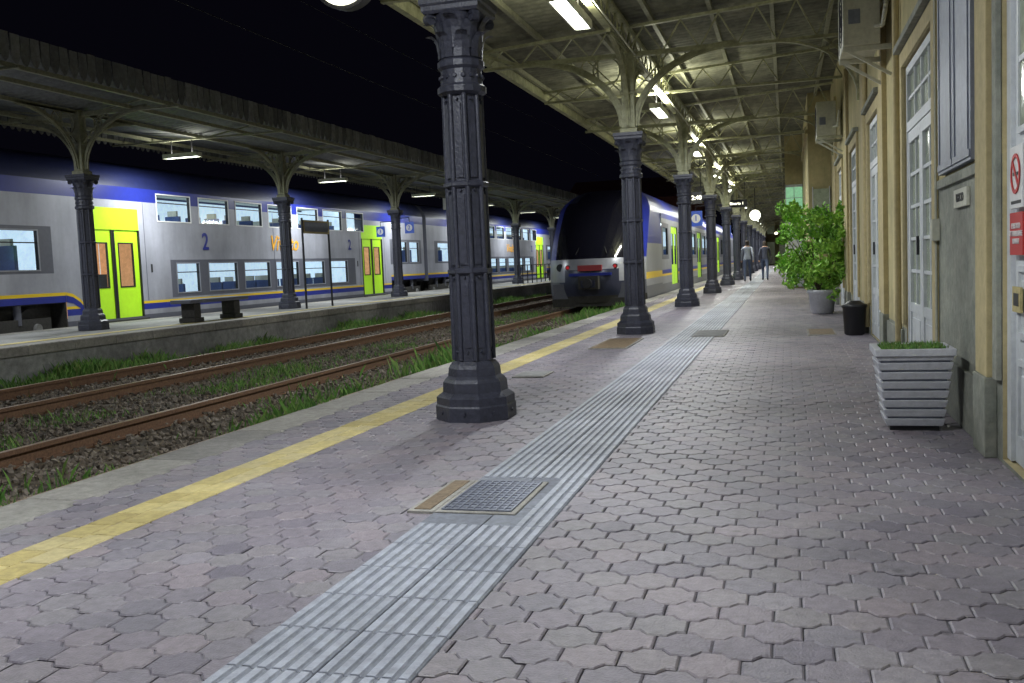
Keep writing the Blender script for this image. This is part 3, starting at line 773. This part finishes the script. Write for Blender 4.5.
for a,c,z0,z1 in D:
    m_=(a+c)/2
    for p,q in((a,m_-.01),(m_+.01,c)):
        b.wall(xr-.03,p,q,z0,z1,[(p+.2,q-.2,.9,2.0)],lambda y,z:'t_green',depth=-.03,rk='black')
        b.add([(xr-.05,p+.2,.9),(xr-.05,q-.2,.9),(xr-.05,q-.2,2.0),(xr-.05,p+.2,2.0)],[(0,1,2,3)],'glass')
b.box(xr-2.0,xr-1.95,31.6,75,.4,2.5,'t_in'); b.box(xr-.8,xr-.65,31.6,75,2.42,2.44,'t_strip'); b.box(xr-1.95,xr-.05,31.6,75,2.45,2.5,'acwhite')
seats(b,38,57,.5,(xr-.5,xr-1.0))
b.box(TX-1.1,TX+1.1,28.5,75,-.2,-.02,'t_under')
for yb_ in(30.5,48,56,70):
    for s in(-.9,.9):
        for sx in(-.75,.75): b.cyl((TX+sx-.07,yb_+s,.17),(TX+sx+.07,yb_+s,.17),.40,.40,18,'t_under')
b.obj('car_body',root)
b=MB()
for s in(-1,1):
    x=TX+s*.95; y=yf(.67,.98)
    b.cyl((x,y+.06,.97),(x,y-.03,.97),.11,.11,18,'black'); b.cyl((x,y-.031,.97),(x,y-.04,.97),.085,.085,18,'glassdark')
    x2=TX+s*.68; y2=yf(.48,.98)
    b.cyl((x2,y2+.06,.97),(x2,y2-.03,.97),.07,.07,18,'black'); b.cyl((x2,y2-.031,.97),(x2,y2-.04,.97),.045,.045,18,'redlight')
    b.bar((TX+s*.45,yf(.3,1.35)-.03,1.33),(TX+s*.1,yf(.1,2.2)-.03,2.15),.02,.02,'black')
    b.box(TX+s*.9-.25,TX+s*.9+.25,yf(.6,.3)-.04,yf(.6,.3)+.1,.0,.5,'t_grey2')
b.box(TX-.28,TX+.28,YN-.32,YN+.1,.35,.72,'t_under'); b.cyl((TX,YN-.5,.52),(TX,YN-.3,.52),.13,.13,12,'darksteel'); b.box(TX-.2,TX+.2,YN-.36,YN-.33,.4,.6,'t_navy')
b.box(TX-.6,TX+.6,YN-.05,YN+.1,.72,.80,'t_blue'); b.box(TX-.34,TX+.34,YN-.06,YN+.1,.86,1.02,'dullred')
b.box(TX-1.15,TX+1.15,YN+.2,YN+.3,-.15,.08,'t_under')
b.obj('front_details',root)

# ---------------------------------------------------------------- platform 2 furniture
def bench(x,y):
    b=MB(); z=.195
    for s in(-.75,.75):
        b.box(x-.2,x+.2,y+s-.16,y+s+.16,z,z+.1,'t_under'); b.box(x-.16,x+.16,y+s-.12,y+s+.12,z+.1,z+.4,'t_under')
    b.box(x-.25,x+.25,y-1.1,y+1.1,z+.4,z+.48,'t_grey2')
    b.obj('stone_bench',bevel=.015)
bench(-12.0,18.2); bench(-12.1,35.2)
def board(x,y,w,h,zc):
    b=MB()
    for s in(-w/2,w/2): b.cyl((x,y+s,.195),(x,y+s,zc+h/2+.05),.03,.03,8,'darksteel')
    b.box(x-.03,x+.03,y-w/2+.03,y+w/2-.03,zc-h/2,zc+h/2,'ochre_d'); b.box(x+.031,x+.035,y-w/2+.08,y+w/2-.08,zc-h/2+.05,zc+h/2-.05,'greymetal')
    b.obj('notice_board')
board(-12.2,23.6,1.5,.35,2.35)
b=MB()
for i in range(9):
    y=44+i*.9; b.cyl((-12.3,y,.195),(-12.3,y,1.1),.025,.025,6,'darksteel')
for z in(.6,1.1): b.cyl((-12.3,44,z),(-12.3,51.2,z),.025,.025,6,'darksteel')
b.obj('railing')

# ---------------------------------------------------------------- station building
root=empty('station_building')
WX=1.03
ops=[(3.0,5.28,0.02,3.3,'bigdoor'),(5.88,7.05,1.58,3.2,'shutter'),(7.5,9.3,.02,2.7,'french'),(11.7,13.2,.02,2.7,'french'),(15.2,16.8,.02,2.7,'french'),(19.2,20.7,.02,2.7,'french'),(-1.0,1.2,.02,3.3,'bigdoor')]
b=MB()
def fn(y,z):
    if z<.38: return 'stone'
    if 5.2<y<7.45 and z<1.55: return 'stone'
    return 'ochre'
b.wall(WX,-12,24.0,0,7,[o[:4] for o in ops],fn,depth=.22,rk='ochre_d',zs=[.38,1.55],ys=[5.2,7.45])
b.obj('wall',root)
b=MB()
def pil(y0,y1,d=.05):
    b.box(WX-d,WX-.001,y0,y1,.42,4.3,'ochre_d'); b.box(WX-d-.012,WX-.001,y0-.012,y1+.012,.0,.419,'stone'); b.box(WX-d-.02,WX-.002,y0-.02,y1+.02,4.0,4.12,'ochre_d')
for y0,y1 in((5.42,5.72),(10.9,11.3),(13.6,14.0),(17.2,17.6),(21.2,21.7)): pil(y0,y1)
for a,c in((5.75,7.3),(9.5,10.87),(14.03,14.9),(17.63,18.8),(21.73,23.9),(1.35,2.9)): b.box(WX-.025,WX-.0015,a,c,0,.36,'stone')
for a,c in((5.75,7.3),): b.box(WX-.022,WX-.0015,a,c,1.50,1.56,'stone')
for o in ops:
    y0,y1,z0,z1,t=o
    if t=='shutter': continue
    if t=='bigdoor':
        b.box(WX-.03,WX-.002,y1+.003,y1+.10,.42,z1+.1,'stone'); continue
    b.box(WX-.03,WX-.002,y0-.14,y0-.003,.42,z1+.14,'ochre_d'); b.box(WX-.03,WX-.002,y1+.003,y1+.14,.42,z1+.14,'ochre_d')
    b.box(WX-.03,WX-.002,y0-.003,y1+.003,z1+.002,z1+.14,'ochre_d'); b.box(WX-.08,WX-.002,y0-.17,y1+.17,z1+.145,z1+.20,'stone')
b.obj('pilasters',root,bevel=.004)
b=MB()
def french(y0,y1,z1):
    x=WX+.01
    b.box(x,x+.06,y0+.001,y0+.07,.03,z1-.01,'whitewood'); b.box(x,x+.06,y1-.07,y1-.001,.03,z1-.01,'whitewood'); b.box(x,x+.06,y0+.07,y1-.07,z1-.08,z1-.01,'whitewood')
    zt=2.12
    b.box(x-.005,x+.06,y0+.07,y1-.07,zt,zt+.08,'whitewood')
    ym=(y0+y1)/2
    for q in(.25,.5,.75):
        yq=y0+.07+(y1-y0-.14)*q; b.box(x+.01,x+.05,yq-.014,yq+.014,zt+.08,z1-.08,'whitewood')
    b.box(x+.012,x+.048,y0+.07,y1-.07,(zt+z1)/2-.012,(zt+z1)/2+.012,'whitewood')
    b.add([(x+.03,y0+.07,zt+.08),(x+.03,y1-.07,zt+.08),(x+.03,y1-.07,z1-.08),(x+.03,y0+.07,z1-.08)],[(0,1,2,3)],'glasslit')
    for p,q in((y0+.072,ym-.004),(ym+.004,y1-.072)):
        b.box(x+.005,x+.05,p,p+.09,.03,zt-.002,'whitewood'); b.box(x+.005,x+.05,q-.09,q,.03,zt-.002,'whitewood')
        b.box(x+.005,x+.05,p+.09,q-.09,.03,.18,'whitewood'); b.box(x+.005,x+.05,p+.09,q-.09,zt-.1,zt-.002,'whitewood')
        b.box(x+.02,x+.045,p+.09,q-.09,.18,.55,'whitewood'); b.box(x+.01,x+.02,p+.16,q-.16,.24,.50,'whitewood'); b.box(x+.008,x+.05,p+.09,q-.09,.55,.63,'whitewood')
        b.add([(x+.03,p+.09,.63),(x+.03,q-.09,.63),(x+.03,q-.09,zt-.1),(x+.03,p+.09,zt-.1)],[(0,1,2,3)],'glasslit')
        for i in range(1,5):
            z=.63+i*(zt-.73)/5; b.box(x+.012,x+.045,p+.09,q-.09,z-.014,z+.014,'whitewood')
        yc=(p+q)/2; b.box(x+.014,x+.043,yc-.013,yc+.013,.63,zt-.1,'whitewood')
    b.cyl((x-.03,ym-.06,1.05),(x-.03,ym-.06,1.2),.012,.012,8,'darksteel')
def bigdoor(y0,y1,z1):
    x=WX+.02
    b.box(x,x+.07,y0+.001,y0+.09,.03,z1-.01,'whitewood'); b.box(x,x+.07,y1-.09,y1-.001,.03,z1-.01,'whitewood'); b.box(x,x+.07,y0+.09,y1-.09,z1-.1,z1-.01,'whitewood')
    ym=(y0+y1)/2
    for p,q in((y0+.092,ym-.004),(ym+.004,y1-.092)):
        b.box(x+.02,x+.06,p,q,.03,z1-.102,'whitewood')
        for z0,zz in((.15,.55),(.65,1.0),(1.62,2.3),(2.4,3.05)):
            b.box(x+.004,x+.02,p+.1,q-.1,z0,z0+.03,'whitewood'); b.box(x+.004,x+.02,p+.1,q-.1,zz-.03,zz,'whitewood')
            b.box(x+.004,x+.02,p+.1,p+.13,z0+.03,zz-.03,'whitewood'); b.box(x+.004,x+.02,q-.13,q-.1,z0+.03,zz-.03,'whitewood')
            if z0>1.5:
                b.box(x+.012,x+.019,p+.13,q-.13,z0+.03,zz-.03,'glasslit')
                yc=(p+q)/2; b.box(x+.005,x+.0115,yc-.014,yc+.014,z0+.03,zz-.03,'whitewood'); zc=(z0+zz)/2; b.box(x+.006,x+.0114,p+.13,q-.13,zc-.014,zc+.014,'whitewood')
            else: b.bbox(x+.008,x+.02,p+.17,q-.17,z0+.07,zz-.07,'whitewood')
for o in ops:
    y0,y1,z0,z1,t=o
    if t=='french': french(y0,y1,z1)
    elif t=='bigdoor': bigdoor(y0,y1,z1)
    else:
        b.box(WX+.1,WX+.12,y0,y1,z0,z1,'black')
        b.box(WX-.045,WX-.004,y0-.01,(y0+y1)/2-.005,z0,z1,'greymetal'); b.box(WX-.045,WX-.004,(y0+y1)/2+.005,y1+.01,z0,z1,'greymetal')
        for s in(y0,(y0+y1)/2+.01):
            for a in(.05,.5): b.box(WX-.052,WX-.046,s+a,s+a+.02,z0+.04,z1-.04,'greymetal')
            for z in(z0+.02,z1-.06): b.box(WX-.053,WX-.0465,s,s+.56,z,z+.04,'greymetal')
b.obj('doors_windows',root)
b=MB()
b.box(.52,6,24.0,31.9,0,7,'ochre'); b.box(.48,.519,23.96,24.3,.0,.5,'stone'); b.box(.5,1.0,23.95,23.999,0,.5,'stone'); b.box(.46,.519,23.96,31,3.9,4.0,'ochre_d')
b.box(.62,.98,23.95,23.99,1.1,2.6,'glasslit'); b.box(.6,.62,23.93,23.998,1.05,2.65,'whitewood'); b.box(.98,1.0,23.93,23.998,1.05,2.65,'whitewood')
b.box(-.02,6,32,60,0,7,'ochre')
b.box(.04,.5,31.95,31.99,.05,2.1,'whitewood'); b.box(-.0,.5,31.94,31.985,2.15,3.2,'green_sign'); b.box(-.03,-.001,31.93,31.99,0,3.3,'whitewood'); b.box(-.03,.51,31.93,31.992,3.2,3.28,'whitewood')
for zz in(2.5,2.85): b.box(0,.5,31.93,31.939,zz,zz+.02,'whitewood')
b.box(.24,.26,31.925,31.9385,2.15,3.2,'whitewood')
for y in range(34,58,5):
    b.box(-.05,-.021,y,y+1.6,.05,2.6,'whitewood'); b.box(-.06,-.051,y+.1,y+1.5,.9,2.5,'glasslit')
b.box(WX+.25,6,-12,24.0,0,7,'ochre') ; b.obj('projecting_wing',root)
r=empty('no_smoking_sign'); b=MB(); sy=5.02; x=WX+.019
b.box(x-.012,x,sy-.13,sy+.13,1.27,1.56,'white')
b.ring((x-.016,sy,1.43),.085,.004,.018,'red',(1,0,0),20); b.bar((x-.016,sy-.06,1.37),(x-.016,sy+.06,1.49),.004,.016,'red'); b.box(x-.016,x-.0125,sy-.05,sy+.05,1.422,1.437,'black')
b.box(x-.0135,x-.0122,sy-.1,sy+.1,1.29,1.305,'black')
b.obj('sign_plate',r)
r=empty('warning_sign'); b=MB(); b.box(x-.012,x,sy-.13,sy+.13,1.05,1.25,'red'); b.obj('sign_plate',r)
text('E VIETATO\nATTRAVERSARE\nI BINARI','lettering',(x-.014,sy,1.15),FNX,.036,'white',r)
b=MB(); b.box(x-.012,x,sy-.08,sy+.08,.78,.9,'yellow'); b.box(x-.014,x-.0125,sy-.05,sy+.05,.81,.87,'black'); b.obj('door_sticker')
r=empty('wall_plaque'); b=MB(); b.box(WX-.02,WX-.003,6.15,6.6,1.34,1.45,'acwhite'); b.obj('plate',r); text('UFFICIO','lettering',(WX-.022,6.375,1.395),FNX,.07,'black',r)
b=MB(); b.cyl((WX-.04,9.6,0.1),(WX-.04,9.6,4.2),.032,.032,10,'ochre_d'); b.cyl((WX-.03,13.4,.1),(WX-.03,13.4,4.2),.035,.035,10,'ochre_d'); b.cyl((WX-.06,5.22,3.55),(WX-.06,11,3.6),.01,.01,6,'acwhite')
b.cyl((WX-.02,7.36,.4),(WX-.02,7.36,3.6),.009,.009,6,'acwhite'); b.box(WX-.05,WX-.002,7.31,7.41,1.15,1.3,'acwhite')
b.obj('drain_pipe')
def ac(y,z,w=.85,h=.62,d=.34):
    b=MB(); x1=WX-.12; x0=x1-d
    b.box(x0,x1,y,y+w,z,z+h,'acwhite')
    c=(x0-.003,y+w*.42,z+h/2)
    for R in(.06,.11,.16,.21,.26): b.ring(c,R,.006,.006,'darksteel',(1,0,0),20)
    b.box(x0-.004,x0-.001,y+w*.78,y+w*.8,z+.03,z+h-.03,'darksteel')
    b.box(x0+.05,x0+.16,y-.004,y-.001,z+.2,z+.34,'greymetal')
    for yy in(y+.1,y+w-.1): b.box(x0,WX-.005,yy-.02,yy+.02,z-.05,z-.001,'acwhite'); b.bar((x0+.05,yy,z-.04),(WX-.01,yy,z-.3),.03,.03,'acwhite')
    pts=[(x1-.05,y-.02,z+.15)]+[(x1+.02+.04*i/6,y-.05-.06*math.sin(i/6*3.14),z+.15+.28*i/6) for i in range(7)]
    for p,q in zip(pts,pts[1:]): b.cyl(p,q,.022,.022,8,'acwhite')
    b.obj('air_conditioner',bevel=.008)
ac(10.2,3.12); ac(18.9,3.25)
def planter(x,y,name):
    b=MB(); h=.49; a0,a1=.155,.215
    b.box(x-.14,x+.14,y-.14,y+.14,0.0,.03,'black')
    n=8
    for i in range(n):
        z0=.03+i*(h-.03)/n; z1=z0+(h-.03)/n-.012
        w0=a0+(a1-a0)*(z0/h); w1=a0+(a1-a0)*(z1/h)+.006
        P=[(x+sx*w0,y+sy*w0,z0) for sx,sy in((-1,-1),(1,-1),(1,1),(-1,1))]+[(x+sx*w1,y+sy*w1,z1) for sx,sy in((-1,-1),(1,-1),(1,1),(-1,1))]
        b.add(P,[(0,1,5,4),(1,2,6,5),(2,3,7,6),(3,0,4,7),(4,5,6,7),(3,2,1,0)],'planter')
    for i in range(n):
        z0=.03+(i+1)*(h-.03)/n-.012; w=a0+(a1-a0)*(z0/h)-.012; b.box(x-w,x+w,y-w,y+w,z0-.001,z0+.013,'greymetal')
    e,f_=a1+.01,a1-.03
    b.box(x-e,x+e,y-e,y-f_,h-.03,h+.012,'planter');b.box(x-e,x+e,y+f_,y+e,h-.03,h+.012,'planter');b.box(x-e,x-f_,y-f_,y+f_,h-.03,h+.012,'planter');b.box(x+f_,x+e,y-f_,y+f_,h-.03,h+.012,'planter')
    b.box(x-f_,x+f_,y-f_,y+f_,h-.03,h,'soil')
    return b.obj(name,bevel=.004)
planter(.725,6.35,'flower_planter')
n=1300; o=scatter('moss_plants',[(-.005,0,0),(.005,0,0),(.003,.1,.6),(0,.3,1.)],[(0,1,2,3)],np.stack([rng.uniform(.54,.91,n),rng.uniform(6.17,6.53,n),np.full(n,.485)],1),np.stack([np.ones(n),rng.uniform(.02,.06,n),rng.uniform(.012,.045,n)],1),'grass',rot='z')
px,py=.60,18.3
rs=empty('potted_shrub')
b=MB(); b.lathe([(.17,0),(.2,.03),(.24,.36),(.27,.38),(.27,.43),(.22,.43),(.21,.4)],(px,py,0),20,'planter',smooth=True)
for i in range(16):
    a=random.uniform(0,6.28); t=random.uniform(.15,.6)
    p0=Vector((px+.05*math.cos(a),py+.05*math.sin(a),.38)); p1=p0+Vector((t*math.cos(a)*.5,t*math.sin(a)*.5,.55)); p2=p1+Vector((t*math.cos(a+.4)*.8,t*math.sin(a+.4)*.8,.6))
    if p2.x>.95: p2.x=.95
    if p1.x>.95: p1.x=.95
    b.cyl(p0,p1,.012,.009,6,'bark'); b.cyl(p1,p2,.009,.003,6,'bark')
b.obj('pot_and_stems',rs)
pts=[];rr=[]
for i in range(82):
    a=random.uniform(0,6.28); zz=random.uniform(.5,1.9); R=.86*math.sin(min(1,max(.15,(zz-.30)/1.7))*math.pi*.92)**.5*random.uniform(.3,1)
    c=np.array([px+R*math.cos(a)*.95-.10,py+R*math.sin(a),zz+random.uniform(-.1,.16)]); k=75
    q=rng.normal(0,1,(k,3)); q=q/np.linalg.norm(q,axis=1)[:,None]*rng.uniform(.3,1,(k,1))*random.uniform(.1,.2)
    pts.append(c+q); rr.append(np.clip(rng.normal(random.uniform(.2,.8),.15,k),0,1))
pts=np.concatenate(pts); rr=np.concatenate(rr); pts[:,0]=np.minimum(pts[:,0],WX-.06-rng.uniform(0,.1,len(pts)))
s=rng.uniform(.028,.055,len(pts))
o=scatter('foliage',[(0,-1,0),(.5,0,.12),(0,1.2,0),(-.5,0,.12)],[(0,1,2,3)],pts,s,'leaf',rn=rr); o.parent=rs
b=MB(); b.lathe([(.11,0),(.13,.02),(.15,.36),(.165,.37),(.165,.40),(.14,.41)],(.84,13.4,0),16,'black',smooth=True); b.cyl((.84,13.4,.41),(.84,13.4,.45),.12,.07,16,'black'); b.obj('waste_bin')
b=MB(); b.box(-22,-8.5,100,112,-.3,7.5,'brick'); b.add([(-22.5,99.5,7.5),(-8,99.5,7.5),(-8,106,10),(-22.5,106,10)],[(0,1,2,3)],'brick')
for i in range(5): b.box(-21+i*2.6,-20+i*2.6,99.95,99.99,3,5,'glasslit')
b.obj('far_station_building')
b=MB(); b.box(-4,8,112,120,-.3,6.5,'ochre'); b.box(-4.1,8.1,111.9,120.1,6.5,6.8,'stone')
for i in range(4): b.box(-3.4+i*1.3,-2.6+i*1.3,111.93,111.99,.05,2.5,'glasslit'); b.box(-3.4+i*1.3,-2.6+i*1.3,111.93,111.99,3.4,5,'glasslit')
b.obj('end_building')
for x,y,z in((-3.2,92,3.4),(-1.0,100,3.2),(.0,88,2.6)):
    b=MB(); b.lathe([(.02,-.12),(.12,-.08),(.16,0),(.12,.1),(.03,.14)],(x,y,z),12,'farlamp',smooth=True); b.cyl((x,y,z+.12),(x,y,4.3),.015,.015,6,'darksteel'); b.obj('hanging_lamp')
b=MB()
for x,z in((-5.33,5.4),(-5.33,6.4),(-9.0,5.4),(-9.0,6.4)):
    pts=[(x,y,z+(.3*((y%40)/20-1)**2 if z>6 else 0)) for y in range(-10,130,4)]
    for p,q in zip(pts,pts[1:]): b.cyl(p,q,.008,.008,4,'darksteel',caps=False)
b.obj('overhead_wires')
# ---------------------------------------------------------------- people
def person(x,y,hgt,top,phase,name,bag=False):
    s=hgt/1.75
    J={'pel':(0,0,.95,.135),'sp':(0,.01,1.12,.125),'ch':(0,.02,1.32,.15),'nk':(0,.02,1.48,.06),'hd':(0,.03,1.57,.085),'ht':(0,.03,1.66,.095),'hx':(0,.03,1.72,.06)}
    E=[('pel','sp'),('sp','ch'),('ch','nk'),('nk','hd'),('hd','ht'),('ht','hx')]
    for sd,sx in(('l',-1),('r',1)):
        f=phase*sx
        J['hp'+sd]=(sx*.09,0,.9,.095); J['kn'+sd]=(sx*.10,.16*f+.05,.50,.062); J['an'+sd]=(sx*.10,.24*f-.02,.09,.042); J['to'+sd]=(sx*.11,.24*f+.13,.04,.035)
        E+=[('pel','hp'+sd),('hp'+sd,'kn'+sd),('kn'+sd,'an'+sd),('an'+sd,'to'+sd)]
        J['sh'+sd]=(sx*.18,.02,1.40,.062); J['el'+sd]=(sx*.23,-.10*f,1.13,.045); J['wr'+sd]=(sx*.24,-.14*f+.06,.90,.032); J['ha'+sd]=(sx*.24,-.14*f+.08,.80,.034)
        E+=[('ch','sh'+sd),('sh'+sd,'el'+sd),('el'+sd,'wr'+sd),('wr'+sd,'ha'+sd)]
    ks=list(J); me=bpy.data.meshes.new(name+'_m'); me.from_pydata([tuple(c*s for c in J[k][:3]) for k in ks],[(ks.index(a),ks.index(c)) for a,c in E],[])
    ob=bpy.data.objects.new('tmp',me); scene.collection.objects.link(ob)
    ob.modifiers.new('s','SKIN'); sk=me.skin_vertices[0].data
    for i,k in enumerate(ks): sk[i].radius=(J[k][3]*s,J[k][3]*s*(.75 if k in('ch','sp','pel') else 1))
    sk[0].use_root=True
    sb=ob.modifiers.new('ss','SUBSURF'); sb.levels=2; sb.render_levels=2
    dg=bpy.context.evaluated_depsgraph_get(); m2=bpy.data.meshes.new_from_object(ob.evaluated_get(dg)); bpy.data.objects.remove(ob)
    for k in(top,'jeans','skin','hair','black'): m2.materials.append(M[k])
    for p in m2.polygons:
        c=p.center/s; p.use_smooth=True
        if c.z>1.5: p.material_index=3 if (c.z>1.6 or c.y<.03) else 2
        elif c.z>1.45: p.material_index=2
        elif abs(c.x)>.17 and c.z<.88: p.material_index=2
        elif c.z<.08: p.material_index=4
        elif c.z<.92 and abs(c.x)<.2: p.material_index=1
        else: p.material_index=0
    r=empty(name,(x,y,0)); o=bpy.data.objects.new('body',m2); scene.collection.objects.link(o); o.parent=r
    if bag:
        b=MB(); b.box(.2,.32,-.12,.2,.75,1.05,'black'); b.bar((.26,0,1.05),(-.05,.02,1.5),.03,.02,'black'); b.obj('shoulder_bag',r,bevel=.02)
person(-1.62,42.0,1.78,'shirt1',1,'pedestrian'); person(-.92,43.0,1.74,'jacket',-1,'pedestrian',bag=True)

# ---------------------------------------------------------------- world, added weak sun, camera
w=bpy.data.worlds.new('World'); scene.world=w; w.use_nodes=True; nt=w.node_tree
bg=nt.nodes['Background']; sky=nt.nodes.new('ShaderNodeTexSky'); sky.sky_type='NISHITA'; sky.sun_disc=False; sky.sun_elevation=math.radians(-6); sky.sun_rotation=math.radians(120)
mixn=nt.nodes.new('ShaderNodeMix'); mixn.data_type='RGBA'; mixn.blend_type='ADD'; mixn.inputs[0].default_value=1; mixn.inputs[7].default_value=(.08,.075,.16,1)
nt.links.new(sky.outputs[0],mixn.inputs[6]); nt.links.new(mixn.outputs[2],bg.inputs[0]); bg.inputs[1].default_value=.02
sl=bpy.data.lights.new('added_weak_sun','SUN'); sl.energy=.01; sl.angle=math.radians(.5); so=bpy.data.objects.new('added_weak_sun',sl); so.rotation_euler=(math.radians(50),0,math.radians(120)); scene.collection.objects.link(so)  # faint sun lamp added for the night scene; no visible moon behind it

f=960.0
Yc=Vector((275,87.5,-f)).normalized(); hd=Vector((1,.042,0)).normalized(); Zc=hd.cross(Yc).normalized(); Xc=Yc.cross(Zc).normalized()
R=Matrix((Xc,Yc,Zc))
cam=bpy.data.cameras.new('Camera'); co=bpy.data.objects.new('Camera',cam); scene.collection.objects.link(co)
cam.sensor_width=36; cam.lens=f*36/1024; cam.clip_start=.05; cam.clip_end=3000
co.matrix_world=Matrix.Translation((0,0,H_CAM))@R.to_4x4()
scene.camera=co
scene.view_settings.view_transform='Standard'; scene.view_settings.look='None'; scene.view_settings.exposure=0
